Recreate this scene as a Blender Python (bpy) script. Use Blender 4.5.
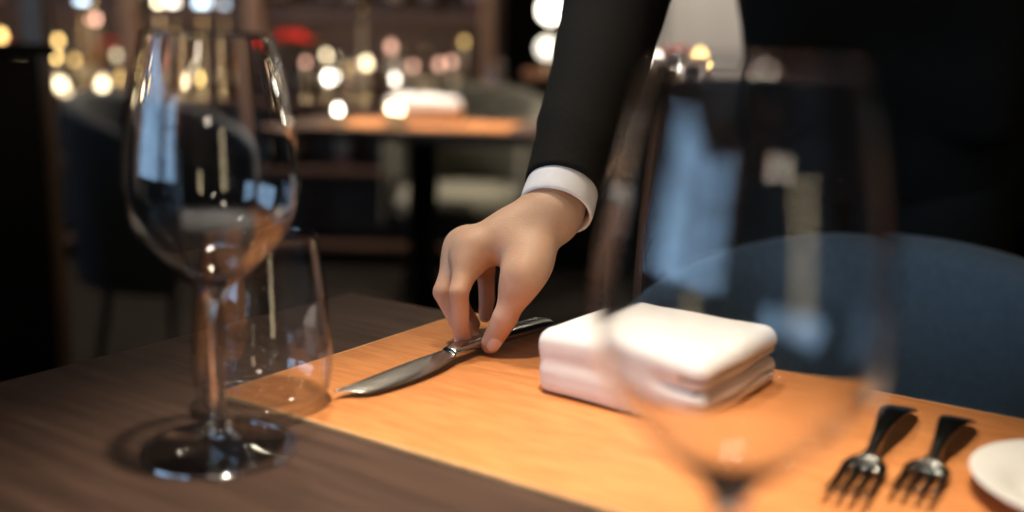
import bpy, bmesh, math, random
import numpy as np
from mathutils import Vector, Matrix

# ------------------------------------------------------------------ camera, world, exposure
sc = bpy.context.scene
for o in list(bpy.data.objects):
    bpy.data.objects.remove(o)
COL = sc.collection
TZ = 0.75                       # table top height
F = 1000.0                      # focal length in pixels of a 1024 px wide frame
PITCH, ROLL, CAMH = math.radians(11.0), math.radians(1.5), 0.205
CAM = np.array([0.0, 0.0, TZ + CAMH])
_f = np.array([0, math.cos(PITCH), -math.sin(PITCH)])
_u = np.array([0, math.sin(PITCH), math.cos(PITCH)])
_r = np.array([1.0, 0, 0])
FWD = _f
RT = _r * math.cos(ROLL) + _u * math.sin(ROLL)
UP = _u * math.cos(ROLL) - _r * math.sin(ROLL)
cd = bpy.data.cameras.new('camera')
cam = bpy.data.objects.new('camera', cd)
COL.objects.link(cam)
cd.sensor_width = 36.0
cd.lens = F / 1024 * 36
cd.clip_start = 0.02
cd.dof.use_dof = True
cd.dof.focus_distance = 0.70
cd.dof.aperture_fstop = (cd.lens / 1000) / 0.0155
cam.matrix_world = Matrix(((RT[0], UP[0], -FWD[0], CAM[0]), (RT[1], UP[1], -FWD[1], CAM[1]),
                           (RT[2], UP[2], -FWD[2], CAM[2]), (0, 0, 0, 1)))
sc.camera = cam
w = bpy.data.worlds.new('world')
sc.world = w
w.use_nodes = True
w.node_tree.nodes['Background'].inputs[0].default_value = (0.02, 0.018, 0.016, 1)
w.node_tree.nodes['Background'].inputs[1].default_value = 0.2
sc.view_settings.view_transform = 'Standard'
sc.view_settings.look = 'None'
sc.view_settings.gamma = 1.0
sc.view_settings.use_curve_mapping = False
sc.view_settings.exposure = 0.0
cy = sc.cycles
cy.use_denoising = True
cy.max_bounces = 14
cy.transparent_max_bounces = 24
cy.transmission_bounces = 12
cy.sample_clamp_indirect = 90.0
cy.caustics_reflective = False
cy.caustics_refractive = True
cy.blur_glossy = 0.4

# main light settings (used by the lamp and window builders further down)
TABLE_SPOT_W = 310.0
TABLE_SPOT_POS = (0.015, 0.37, 2.62)
WINDOW_L = 5.5
WARM = (1.0, 0.86, 0.69)
DAY = (0.42, 0.68, 1.0)


def at(px, py, depth):          # a place in the room, from a photo pixel and its distance
    return CAM + (FWD + RT * ((px - 512) / F) + UP * ((256 - py) / F)) * depth


def on_table(px, py, z=TZ):
    d = FWD + RT * ((px - 512) / F) + UP * ((256 - py) / F)
    return CAM + d * ((z - CAM[2]) / d[2])


# ------------------------------------------------------------------ helpers
def tag(o, label=None, cat=None, group=None, kind=None):
    if label: o['label'] = label
    if cat: o['category'] = cat
    if group: o['group'] = group
    if kind: o['kind'] = kind
    return o


def thing(name, label, cat, loc=(0, 0, 0), rotz=0.0, group=None):
    o = bpy.data.objects.new(name, None)
    o.empty_display_size = 0.05
    COL.objects.link(o)
    o.location = loc
    o.rotation_euler = (0, 0, rotz)
    return tag(o, label, cat, group)


def mesh_from(verts, faces, smooth=True, name='mesh'):
    m = bpy.data.meshes.new(name)
    m.from_pydata([tuple(map(float, v)) for v in verts], [], [tuple(map(int, f)) for f in faces])
    m.validate()
    if smooth:
        m.polygons.foreach_set('use_smooth', [True] * len(m.polygons))
    m.update()
    return m


def obj(name, mesh, mat, parent=None, loc=(0, 0, 0), rot=(0, 0, 0)):
    o = bpy.data.objects.new(name, mesh)
    mesh.name = name
    COL.objects.link(o)
    if mat is not None and not mesh.materials:
        mesh.materials.append(mat)
    o.location = loc
    o.rotation_euler = rot
    if parent is not None:
        o.parent = parent
    return o


def bm_mesh(bm, smooth=False):
    bmesh.ops.recalc_face_normals(bm, faces=bm.faces[:])
    m = bpy.data.meshes.new('mesh')
    bm.to_mesh(m)
    bm.free()
    if smooth:
        m.polygons.foreach_set('use_smooth', [True] * len(m.polygons))
    return m


def box(sx, sy, sz, c=(0, 0, 0), bevel=0.0, seg=2, smooth=False):
    bm = bmesh.new()
    bmesh.ops.create_cube(bm, size=1.0)
    for v in bm.verts:
        v.co = Vector((v.co.x * sx + c[0], v.co.y * sy + c[1], v.co.z * sz + c[2]))
    if bevel > 0:
        bmesh.ops.bevel(bm, geom=bm.edges[:], offset=bevel, segments=seg, affect='EDGES', profile=0.6)
    return bm_mesh(bm, smooth)


def catmull(pts, n):
    P = [np.array(p, float) for p in pts]
    P = [2 * P[0] - P[1]] + P + [2 * P[-1] - P[-2]]
    out = []
    for i in range(1, len(P) - 2):
        for k in range(n):
            t = k / n
            p0, p1, p2, p3 = P[i - 1:i + 3]
            out.append(0.5 * (2 * p1 + (p2 - p0) * t + (2 * p0 - 5 * p1 + 4 * p2 - p3) * t * t + (3 * p1 - p0 - 3 * p2 + p3) * t ** 3))
    out.append(P[-2])
    return out


def lathe(profile, seg=48, smooth=True):
    verts, faces, rings = [], [], []
    for r, z in profile:
        if r < 1e-6:
            rings.append([len(verts)])
            verts.append((0, 0, z))
        else:
            rings.append(list(range(len(verts), len(verts) + seg)))
            for k in range(seg):
                a = 2 * math.pi * k / seg
                verts.append((r * math.cos(a), r * math.sin(a), z))
    for A, B in zip(rings, rings[1:]):
        for k in range(seg):
            k2 = (k + 1) % seg
            if len(A) == 1 and len(B) == 1: break
            if len(A) == 1: faces.append((A[0], B[k2], B[k]))
            elif len(B) == 1: faces.append((A[k], A[k2], B[0]))
            else: faces.append((A[k], A[k2], B[k2], B[k]))
    m = mesh_from(verts, faces, smooth)
    bm = bmesh.new(); bm.from_mesh(m)
    bmesh.ops.recalc_face_normals(bm, faces=bm.faces[:])
    bm.to_mesh(m); bm.free()
    return m


def loft(rings, closed=True, cap=True, smooth=True):
    n = len(rings[0])
    verts = [p for r in rings for p in r]
    faces = []
    for i in range(len(rings) - 1):
        for k in range(n if closed else n - 1):
            k2 = (k + 1) % n
            faces.append((i * n + k, i * n + k2, (i + 1) * n + k2, (i + 1) * n + k))
    if cap and closed:
        faces.append(tuple(range(n - 1, -1, -1)))
        faces.append(tuple((len(rings) - 1) * n + k for k in range(n)))
    m = mesh_from(verts, faces, smooth)
    bm = bmesh.new(); bm.from_mesh(m)
    bmesh.ops.recalc_face_normals(bm, faces=bm.faces[:])
    bm.to_mesh(m); bm.free()
    return m


def tube(path, radii, seg=24, cap=True, ell=None):
    """tube along a polyline with rotation-minimising frames; ell = (a, b) scale per ring"""
    P = [np.array(p, float) for p in path]
    T = []
    for i in range(len(P)):
        d = P[min(i + 1, len(P) - 1)] - P[max(i - 1, 0)]
        T.append(d / np.linalg.norm(d))
    ref = np.array([0, 0, 1.0]) if abs(T[0][2]) < 0.8 else np.array([1.0, 0, 0])
    N = ref - T[0] * (ref @ T[0]); N /= np.linalg.norm(N)
    rings = []
    for i, p in enumerate(P):
        N = N - T[i] * (N @ T[i]); N /= np.linalg.norm(N)
        B = np.cross(T[i], N)
        a, b = (1, 1) if ell is None else ell[i]
        rings.append([p + radii[i] * (N * a * math.cos(t) + B * b * math.sin(t)) for t in np.linspace(0, 2 * math.pi, seg, endpoint=False)])
    return loft(rings, True, cap), rings


# ---- signed distance modelling (hand, body, folded cloth)
def rcone(p, a, b, r1, r2):
    a = np.asarray(a, np.float32); b = np.asarray(b, np.float32)
    ba = b - a
    l2 = float(ba @ ba); rr = r1 - r2; a2 = l2 - rr * rr; il2 = 1.0 / l2
    pa = p - a
    y = pa @ ba
    z = y - l2
    q = pa * l2 - y[:, None] * ba
    x2 = np.einsum('ij,ij->i', q, q)
    y2 = y * y * l2; z2 = z * z * l2
    k = np.sign(rr) * rr * rr * x2
    d = (np.sqrt(x2 * a2 * il2) + y * rr) * il2 - r1
    c1 = np.sign(z) * a2 * z2 > k
    c2 = np.sign(y) * a2 * y2 < k
    d = np.where(c2, np.sqrt(x2 + y2) * il2 - r1, d)
    d = np.where(c1, np.sqrt(x2 + z2) * il2 - r2, d)
    return d


def smin(a, b, k):
    h = np.maximum(k - np.abs(a - b), 0) / k
    return np.minimum(a, b) - h * h * k * 0.25


def ball(p, c, r):
    return np.linalg.norm(p - np.asarray(c, np.float32), axis=1) - r


def ellipsoid(p, c, r, M=None):
    q = p - np.asarray(c, np.float32)
    if M is not None: q = q @ M
    r = np.asarray(r, np.float32)
    k0 = np.linalg.norm(q / r, axis=1); k1 = np.linalg.norm(q / (r * r), axis=1) + 1e-9
    return k0 * (k0 - 1) / k1


def sdf_mesh(fn, lo, hi, h, smooth_it=2):
    lo = np.array(lo, float); hi = np.array(hi, float)
    C = 4
    nb = np.ceil((hi - lo) / (h * C)).astype(int)
    n = nb * C
    ax = [lo[i] + (np.arange(nb[i]) + 0.5) * h * C - 0.5 * h for i in range(3)]
    G = np.stack(np.meshgrid(*ax, indexing='ij'), -1).reshape(-1, 3).astype(np.float32)
    v = fn(G)
    V = np.repeat(np.repeat(np.repeat(v.reshape(nb), C, 0), C, 1), C, 2).astype(np.float32)
    act = np.abs(v) < h * C * 1.6
    bi = np.stack(np.unravel_index(np.flatnonzero(act), nb), -1)
    off = np.stack(np.meshgrid(*[np.arange(C)] * 3, indexing='ij'), -1).reshape(-1, 3)
    fi = (bi[:, None, :] * C + off[None]).reshape(-1, 3)
    pts = (lo + fi * h).astype(np.float32)
    vals = np.concatenate([fn(pts[i:i + 400000]) for i in range(0, len(pts), 400000)])
    V[fi[:, 0], fi[:, 1], fi[:, 2]] = vals
    S = (V < 0)
    cnt = np.zeros(n - 1, np.int8)
    for dx in (0, 1):
        for dy in (0, 1):
            for dz in (0, 1):
                cnt += S[dx:n[0] - 1 + dx, dy:n[1] - 1 + dy, dz:n[2] - 1 + dz]
    actc = (cnt > 0) & (cnt < 8)
    ids = np.flatnonzero(actc)
    ijk = np.stack(np.unravel_index(ids, n - 1), -1)
    acc = np.zeros((len(ids), 3)); num = np.zeros(len(ids))
    cs = [(x, y, z) for x in (0, 1) for y in (0, 1) for z in (0, 1)]
    for a in cs:
        for b in cs:
            if sum(abs(a[i] - b[i]) for i in range(3)) == 1 and a < b:
                va = V[ijk[:, 0] + a[0], ijk[:, 1] + a[1], ijk[:, 2] + a[2]]
                vb = V[ijk[:, 0] + b[0], ijk[:, 1] + b[1], ijk[:, 2] + b[2]]
                m = (va < 0) != (vb < 0)
                t = np.where(m, va / np.where(m, va - vb, 1), 0)
                pos = np.array(a) + t[:, None] * (np.array(b) - np.array(a))
                acc[m] += pos[m]; num[m] += 1
    verts = lo + (ijk + acc / num[:, None]) * h
    idx = np.full(n - 1, -1, np.int64)
    idx[ijk[:, 0], ijk[:, 1], ijk[:, 2]] = np.arange(len(ids))
    faces = []
    for axn in range(3):
        o1, o2 = [(1, 2), (2, 0), (0, 1)][axn]
        sl0 = [slice(1, -1)] * 3; sl1 = [slice(1, -1)] * 3
        sl0[axn] = slice(0, -1); sl1[axn] = slice(1, None)
        d = S[tuple(sl0)] != S[tuple(sl1)]
        e = np.stack(np.nonzero(d), -1)
        e[:, o1] += 1; e[:, o2] += 1
        ins = S[e[:, 0], e[:, 1], e[:, 2]]
        def cell(d1, d2):
            c = e.copy(); c[:, o1] += d1; c[:, o2] += d2
            return idx[c[:, 0], c[:, 1], c[:, 2]]
        q = np.stack([cell(-1, -1), cell(0, -1), cell(0, 0), cell(-1, 0)], -1)
        q[~ins] = q[~ins][:, ::-1]
        faces.append(q[(q >= 0).all(1)])
    faces = np.concatenate(faces)
    ed = np.concatenate([faces[:, [0, 1]], faces[:, [1, 2]], faces[:, [2, 3]], faces[:, [3, 0]]])
    for _ in range(smooth_it):
        s = np.zeros_like(verts); c = np.zeros(len(verts))
        np.add.at(s, ed[:, 0], verts[ed[:, 1]]); np.add.at(c, ed[:, 0], 1)
        np.add.at(s, ed[:, 1], verts[ed[:, 0]]); np.add.at(c, ed[:, 1], 1)
        verts = verts * 0.5 + 0.5 * s / c[:, None]
    return verts, faces


# ------------------------------------------------------------------ materials
def nodes(name):
    m = bpy.data.materials.new(name)
    m.use_nodes = True
    nt = m.node_tree
    return m, nt, nt.nodes['Principled BSDF'], nt.nodes['Material Output']


def mat(name, col, rough=0.5, metal=0.0, noise=0.0, scale=20.0, bump=0.0, bscale=None, stretch=(1, 1, 1), sss=0.0, sheen=0.0, coat=0.0, spec=0.5, col2=None):
    m, nt, b, out = nodes(name)
    b.inputs['Base Color'].default_value = (*col, 1)
    b.inputs['Roughness'].default_value = rough
    b.inputs['Metallic'].default_value = metal
    b.inputs['Specular IOR Level'].default_value = spec
    if sheen: b.inputs['Sheen Weight'].default_value = sheen
    if coat:
        b.inputs['Coat Weight'].default_value = coat
        b.inputs['Coat Roughness'].default_value = 0.15
    if sss:
        b.inputs['Subsurface Weight'].default_value = sss
        b.inputs['Subsurface Radius'].default_value = (1.0, 0.35, 0.18)
        b.inputs['Subsurface Scale'].default_value = 0.004
    if noise or bump or col2:
        tc = nt.nodes.new('ShaderNodeTexCoord')
        mp = nt.nodes.new('ShaderNodeMapping')
        mp.inputs['Scale'].default_value = stretch
        nt.links.new(tc.outputs['Object'], mp.inputs[0])
        nz = nt.nodes.new('ShaderNodeTexNoise')
        nz.inputs['Scale'].default_value = scale
        nz.inputs['Detail'].default_value = 6
        nt.links.new(mp.outputs[0], nz.inputs['Vector'])
        if noise or col2:
            r = nt.nodes.new('ShaderNodeValToRGB')
            r.color_ramp.elements[0].position = 0.32
            r.color_ramp.elements[1].position = 0.68
            lo_ = col2 if col2 else tuple(c * (1 - noise) for c in col)
            hi_ = col if col2 else tuple(min(1, c * (1 + noise)) for c in col)
            r.color_ramp.elements[0].color = (*lo_, 1)
            r.color_ramp.elements[1].color = (*hi_, 1)
            nt.links.new(nz.outputs['Fac'], r.inputs[0])
            nt.links.new(r.outputs[0], b.inputs['Base Color'])
        if bump:
            n2 = nt.nodes.new('ShaderNodeTexNoise')
            n2.inputs['Scale'].default_value = bscale or scale * 4
            n2.inputs['Detail'].default_value = 4
            nt.links.new(mp.outputs[0], n2.inputs['Vector'])
            bp = nt.nodes.new('ShaderNodeBump')
            bp.inputs['Strength'].default_value = bump
            bp.inputs['Distance'].default_value = 0.001
            nt.links.new(n2.outputs['Fac'], bp.inputs['Height'])
            nt.links.new(bp.outputs[0], b.inputs['Normal'])
    return m


def emit(name, col, strength):
    m, nt, b, out = nodes(name)
    b.inputs['Base Color'].default_value = (*[c * 0.5 for c in col], 1)
    b.inputs['Emission Color'].default_value = (*col, 1)
    b.inputs['Emission Strength'].default_value = strength
    return m


def thin_glass(name, tint=(1, 1, 1), f0=0.045):
    """blown glass wall: transparent with a Schlick mirror on it"""
    m = bpy.data.materials.new(name)
    m.use_nodes = True
    nt = m.node_tree
    nt.nodes.clear()
    out = nt.nodes.new('ShaderNodeOutputMaterial')
    mix = nt.nodes.new('ShaderNodeMixShader')
    tr = nt.nodes.new('ShaderNodeBsdfTransparent'); tr.inputs[0].default_value = (*tint, 1)
    gl = nt.nodes.new('ShaderNodeBsdfGlossy'); gl.inputs['Roughness'].default_value = 0.0
    lw = nt.nodes.new('ShaderNodeLayerWeight'); lw.inputs['Blend'].default_value = 0.5
    pw = nt.nodes.new('ShaderNodeMath'); pw.operation = 'POWER'; pw.inputs[1].default_value = 4.0
    ma = nt.nodes.new('ShaderNodeMath'); ma.operation = 'MULTIPLY_ADD'
    ma.inputs[1].default_value = 0.9; ma.inputs[2].default_value = f0
    ma.use_clamp = True
    nt.links.new(lw.outputs['Facing'], pw.inputs[0])
    nt.links.new(pw.outputs[0], ma.inputs[0])
    nt.links.new(ma.outputs[0], mix.inputs[0])
    nt.links.new(tr.outputs[0], mix.inputs[1])
    nt.links.new(gl.outputs[0], mix.inputs[2])
    nt.links.new(mix.outputs[0], out.inputs[0])
    return m


def solid_glass(name, col=(1, 1, 1), ior=1.48):
    m, nt, b, out = nodes(name)
    b.inputs['Base Color'].default_value = (*col, 1)
    b.inputs['Roughness'].default_value = 0.0
    b.inputs['Transmission Weight'].default_value = 1.0
    b.inputs['IOR'].default_value = ior
    return m


M = {}
M['wood'] = mat('dark_stained_wood', (0.074, 0.042, 0.029), 0.48, noise=0.0, col2=(0.036, 0.020, 0.014), scale=9, stretch=(1, 14, 14), bump=0.25, bscale=60, spec=0.2)
M['wood_edge'] = M['wood']
M['leather'] = mat('tan_leather', (0.63, 0.248, 0.075), 0.45, col2=(0.48, 0.168, 0.043), scale=34, stretch=(1, 6, 6), bump=0.4, bscale=420)
M['leather_edge'] = mat('pale_leather_edge', (0.72, 0.42, 0.18), 0.5, noise=0.1, scale=60)
M['skin'] = mat('skin', (0.66, 0.42, 0.285), 0.50, col2=(0.60, 0.36, 0.235), scale=45, bump=0.3, bscale=650, sss=0.25, spec=0.3)
_nt = M['skin'].node_tree
_b = _nt.nodes['Principled BSDF']
_src = _b.inputs['Base Color'].links[0].from_socket
_at = _nt.nodes.new('ShaderNodeAttribute'); _at.attribute_name = 'blush'
_mx = _nt.nodes.new('ShaderNodeMix'); _mx.data_type = 'RGBA'
_nt.links.new(_at.outputs['Fac'], _mx.inputs['Factor'])
_nt.links.new(_src, _mx.inputs['A'])
_mx.inputs['B'].default_value = (0.60, 0.25, 0.185, 1)
_nt.links.new(_mx.outputs['Result'], _b.inputs['Base Color'])
M['nail'] = mat('nail', (0.76, 0.56, 0.48), 0.2, coat=0.3, sss=0.1)
M['suit'] = mat('black_suit_wool', (0.0135, 0.0125, 0.0105), 0.85, noise=0.18, scale=350, bump=0.25, bscale=900, sheen=0.0, spec=0.12)
M['shirt'] = mat('white_shirt_cotton', (0.90, 0.89, 0.89), 0.75, noise=0.02, scale=200, bump=0.15, bscale=1500)
M['hair'] = mat('dark_hair', (0.02, 0.013, 0.010), 0.45, noise=0.3, scale=80, stretch=(1, 1, 0.1))
M['linen'] = mat('white_linen', (0.77, 0.75, 0.73), 0.85, noise=0.02, scale=90, bump=0.25, bscale=1400, sheen=0.1)
M['porcelain'] = mat('white_porcelain', (0.80, 0.78, 0.72), 0.18, coat=0.4)
M['steel'] = mat('polished_steel', (0.46, 0.44, 0.40), 0.24, 1.0, noise=0.06, scale=40, bump=0.05, bscale=200)
M['steel_dark'] = mat('steel_handle', (0.30, 0.30, 0.28), 0.2, 1.0, noise=0.06, scale=40)
M['glass_wall'] = thin_glass('clear_glass_wall')
M['glass_rim'] = thin_glass('polished_glass_rim', f0=0.40)  # mirror strength raised so the rim imitates a refracted bright edge
M['glass_solid'] = solid_glass('clear_glass')
M['blue_cloth'] = mat('slate_blue_upholstery', (0.115, 0.16, 0.195), 0.85, noise=0.12, scale=120, bump=0.3, bscale=900, sheen=0.25)
M['olive_cloth'] = mat('olive_grey_upholstery', (0.075, 0.070, 0.048), 0.85, noise=0.1, scale=90, sheen=0.2)
M['grey_cloth'] = mat('slate_upholstery', (0.030, 0.036, 0.046), 0.85, noise=0.1, scale=90, sheen=0.2)
M['black_metal'] = mat('black_metal', (0.012, 0.012, 0.012), 0.4, 0.6)
M['black_panel'] = mat('black_lacquer', (0.003, 0.003, 0.003), 0.6, spec=0.05)
M['post_wood'] = mat('brown_post_wood', (0.16, 0.085, 0.045), 0.5, noise=0.2, scale=8, stretch=(8, 8, 1))
M['shelf_wood'] = mat('walnut_shelf', (0.055, 0.026, 0.015), 0.5, noise=0.25, scale=8, stretch=(1, 8, 8))
M['floor'] = mat('dark_floor', (0.006, 0.0045, 0.0035), 0.9, noise=0.3, scale=3, stretch=(1, 8, 1), spec=0.08)
M['wall'] = mat('dark_wall_paint', (0.020, 0.016, 0.013), 0.8, noise=0.15, scale=4)
M['pale_wall'] = mat('pale_plaster', (0.62, 0.58, 0.53), 0.8, noise=0.05, scale=6)
M['ceiling'] = mat('grey_ceiling', (0.09, 0.085, 0.075), 0.8, noise=0.1, scale=4)
M['frame'] = mat('window_frame_paint', (0.05, 0.05, 0.05), 0.5)
M['daylight'] = emit('daylit_window_glass', DAY, WINDOW_L)
M['curtain'] = mat('cream_curtain', (0.70, 0.62, 0.46), 0.9, noise=0.08, scale=12, stretch=(6, 6, 1))
M['lens'] = emit('lamp_lens', WARM, 160.0)
M['chrome'] = mat('lamp_ring', (0.5, 0.5, 0.5), 0.3, 1.0)


# ------------------------------------------------------------------ room
RX0, RX1, RY0, RY1, RH = -4.2, 4.2, -3.4, 6.4, 2.9


def struct(name, mesh, material, parent=None, loc=(0, 0, 0)):
    o = obj(name, mesh, material, parent, loc)
    if parent is None: o['kind'] = 'structure'
    return o


cx, cyy = (RX0 + RX1) / 2, (RY0 + RY1) / 2
struct('floor', box(RX1 - RX0 + 0.4, RY1 - RY0 + 0.4, 0.1, (cx, cyy, -0.05)), M['floor'])
struct('ceiling', box(RX1 - RX0 + 0.4, RY1 - RY0 + 0.4, 0.1, (cx, cyy, RH + 0.05)), M['ceiling'])
struct('wall_right', box(0.1, RY1 - RY0, RH, (RX1 + 0.05, cyy, RH / 2)), M['wall'])
struct('wall_back', box(RX1 - RX0 + 0.2, 0.1, RH, (cx, RY1 + 0.05, RH / 2)), M['wall'])
# glazed openings: on the left beside the camera and in the wall behind it
WZ0, WZ1 = 0.75, 2.55


def pierced_wall(name, length, openings, loc, rz):
    """wall along local X from 0, 0.1 thick, with openings (a, b)"""
    segs, x = [], 0.0
    for a, b in openings:
        segs += [(x, a, 0, RH), (a, b, 0, WZ0), (a, b, WZ1, RH)]; x = b
    segs.append((x, length, 0, RH))
    vs, fs = [], []
    for a, b, z0, z1 in segs:
        i = len(vs)
        for yy in (-0.1, 0.0):
            vs += [(a, yy, z0), (b, yy, z0), (b, yy, z1), (a, yy, z1)]
        fs += [(i, i + 3, i + 2, i + 1), (i + 4, i + 5, i + 6, i + 7), (i, i + 1, i + 5, i + 4), (i + 2, i + 3, i + 7, i + 6), (i + 1, i + 2, i + 6, i + 5), (i + 3, i, i + 4, i + 7)]
    wl = struct(name, mesh_from(vs, fs, False), M['wall'], None, loc)
    wl.rotation_euler = (0, 0, rz)
    return wl


NWIN = 0


def glazing(wdt, loc, rz, n):
    global NWIN
    NWIN += 1
    hgt = WZ1 - WZ0
    wo = struct('window_%d' % NWIN, box(wdt, 0.012, hgt), M['daylight'], None, loc)
    wo.rotation_euler = (0, 0, rz)
    for k in range(n + 1):
        obj('mullion', box(0.05, 0.06, hgt, (-wdt / 2 + 0.025 + (wdt - 0.05) * k / n, 0.03, 0)), M['frame'], wo)
    for zz in (-hgt / 2 + 0.02, hgt * 0.18, hgt / 2 - 0.02):
        obj('frame_rail', box(wdt, 0.05, 0.04, (0, 0.026, zz)), M['frame'], wo)
    return wo


pierced_wall('wall_front', RX1 - RX0, [(0.25, 1.85)], (RX0, RY0, 0), 0)
glazing(1.6, (RX0 + 1.05, RY0 - 0.05, (WZ0 + WZ1) / 2), 0, 2)
pierced_wall('wall_left', RY1 - RY0, [(RY1 - 0.1, RY1 + 2.9)], (RX0, RY1, 0), math.radians(-90))
glazing(2.8, (RX0 - 0.05, -1.4, (WZ0 + WZ1) / 2), math.radians(-90), 4)


# ------------------------------------------------------------------ ceiling downlights (each carries its own lamp)
def downlight(pos, watts, label, angle=70, col=WARM, radius=0.03, blend=0.6, target=None):
    t = thing('ceiling_downlight', label, 'ceiling light', pos, 0, 'ceiling downlights')
    prof = [(0.032, 0.0), (0.055, -0.004), (0.06, 0.0), (0.055, 0.006), (0.034, 0.006), (0.032, 0.0)]
    obj('trim_ring', lathe(prof, 32), M['chrome'], t)
    obj('housing', lathe([(0.033, 0.0), (0.033, RH - pos[2] - 0.0 if RH - pos[2] > 0.02 else 0.02), (0, RH - pos[2] if RH - pos[2] > 0.02 else 0.02)], 32), M['black_metal'], t)
    obj('lens', lathe([(0.0, -0.004), (0.031, -0.002), (0.031, 0.003), (0, 0.003)], 24), M['lens'], t)
    ld = bpy.data.lights.new('downlight_beam', 'SPOT')
    ld.energy = watts; ld.color = col; ld.spot_size = math.radians(angle); ld.spot_blend = blend
    ld.shadow_soft_size = radius
    lo = bpy.data.objects.new('downlight_beam', ld)
    COL.objects.link(lo)
    lo.parent = t
    lo.location = (0, 0, -0.04)
    if target is not None:
        lo.rotation_euler = (Vector(target) - Vector(pos)).to_track_quat('-Z', 'Y').to_euler()
    ld.cycles.is_caustics_light = True
    return t


downlight(TABLE_SPOT_POS, TABLE_SPOT_W, 'ceiling spotlight directly above the tan leather placemat', 23, blend=1.0, radius=0.055)
downlight((-0.25, 1.12, 2.62), 96.0, 'ceiling spotlight beyond the near table, tilted towards the hand', 20, blend=1.0, target=(0.03, 0.68, TZ + 0.08), radius=0.04)
downlight((-0.25, 3.35, 2.62), 300, 'ceiling spotlight above the distant second table', 46)
downlight((1.4, -0.9, 2.62), 10, 'ceiling spotlight behind the camera on the right', 100)
downlight((-1.2, -0.6, 2.62), 10, 'ceiling spotlight behind the camera on the left', 100)
downlight((-1.9, 4.1, 2.62), 190, 'ceiling spotlight in front of the left end of the bar shelves', 90)
downlight((-0.7, 4.1, 2.62), 190, 'ceiling spotlight in front of the right end of the bar shelves', 90)
downlight((0.85, 3.55, 2.62), 200, 'ceiling spotlight in front of the pale pillar', 60)  # lamp added to brighten the pillar

# ------------------------------------------------------------------ our table
TH = math.radians(-33.3)
EU = np.array([math.cos(TH), math.sin(TH), 0.0])
EV = np.array([-math.sin(TH), math.cos(TH), 0.0])     # away from us, across the far edge
CORNER = np.array([-0.1424, 0.8671, TZ])


def tb(u, w, z=0.0):            # u along the far edge from its left corner, w from the far edge towards us
    return CORNER + EU * u - EV * w + np.array([0, 0, z])


TU, TW = 0.86, 0.84
c = tb(TU / 2, TW / 2)
table = thing('dining_table', 'dark stained wooden dining table in the foreground, set for a meal', 'table', (c[0], c[1], 0), TH)
obj('table_top', box(TU, TW, 0.035, (0, 0, TZ - 0.0175), 0.002, 2), M['wood'], table)
obj('pedestal', lathe([(0, 0.02), (0.04, 0.02), (0.035, 0.1), (0.035, 0.70), (0.06, 0.714), (0, 0.714)], 24), M['black_metal'], table)
obj('base', box(0.5, 0.5, 0.02, (0, 0, 0.01), 0.004), M['black_metal'], table)
for s in (-1, 1):
    obj('apron', box(TU - 0.12, 0.02, 0.05, (0, s * (TW / 2 - 0.08), TZ - 0.0601)), M['wood'], table)

# placemat (0.53 x 0.26 m of leather, flush with the far edge)
MU0, MU1, MW = 0.128, 0.68, 0.258
c = tb((MU0 + MU1) / 2, MW / 2 + 0.001)
pm = thing('placemat', 'tan leather placemat with pale cut edges lying on the dark table', 'placemat', tuple(c), TH)
MT = 0.0032
obj('leather_sheet', box(MU1 - MU0 - 0.003, MW - 0.003, MT, (0, 0, MT / 2), 0.0006, 2), M['leather'], pm)
for s in (-1, 1):
    obj('edge_binding', box(MU1 - MU0, 0.0016, MT * 0.96, (0, s * (MW / 2 - 0.0008), MT / 2 * 0.98), 0.0004, 1), M['leather_edge'], pm)
    obj('edge_binding', box(0.0016, MW - 0.0034, MT * 0.96, (s * ((MU1 - MU0) / 2 - 0.0008), 0, MT / 2 * 0.98), 0.0004, 1), M['leather_edge'], pm)
MATZ = TZ + MT


# ------------------------------------------------------------------ glassware
def wine_glass(label, pos, seg=64, group='large wine glasses', detail=True):
    t = thing('wine_glass', label, 'wine glass', tuple(pos), 0, group)
    outer = [(0.0045, 0.0835), (0.0085, 0.0885), (0.016, 0.0945), (0.0245, 0.1025), (0.0325, 0.111), (0.0388, 0.1205), (0.0420, 0.130), (0.0430, 0.140), (0.0426, 0.151), (0.0404, 0.170), (0.0366, 0.190), (0.0332, 0.205), (0.0308, 0.2145)]
    o = catmull(outer, 5 if detail else 2)
    wt = 0.0009
    inner = []
    for i, p in enumerate(o):
        d = o[min(i + 1, len(o) - 1)] - o[max(i - 1, 0)]
        d = d / np.linalg.norm(d)
        q = p + np.array([-d[1], d[0]]) * wt * (1 + 2.5 * max(0, 1 - i / (len(o) * 0.25)))
        if q[0] > 0.002: inner.append((q[0], q[1]))
    prof = [(0, 0.0815), *[(p[0], p[1]) for p in o], (0.0304, 0.2151), *inner[::-1], (0, inner[0][1] - 0.0006)]
    obj('bowl', lathe(prof, seg), M['glass_solid'], t)
    st = catmull([(0.0062, 0.0088), (0.0044, 0.016), (0.0036, 0.03), (0.0034, 0.05), (0.0036, 0.07), (0.0046, 0.0805), (0.0078, 0.0872)], 4)
    obj('stem', lathe([(0, 0.0088)] + [tuple(p) for p in st] + [(0.005, 0.0875), (0, 0.0868)], 32), M['glass_solid'], t)
    ft = catmull([(0.0062, 0.0086), (0.010, 0.0058), (0.018, 0.0038), (0.030, 0.0025), (0.0390, 0.0020)], 4)
    obj('foot', lathe([(0, 0.0086)] + [tuple(p) for p in ft] + [(0.0394, 0.0004), (0.036, 0.0003), (0, 0.0010)], seg), M['glass_wall'], t)
    obj('foot_rim', lathe([(0.0391 + 0.0011 * math.cos(a), 0.00125 + 0.0011 * math.sin(a)) for a in np.linspace(0, 2 * math.pi, 11)], seg), M['glass_rim'], t)
    return t


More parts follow.
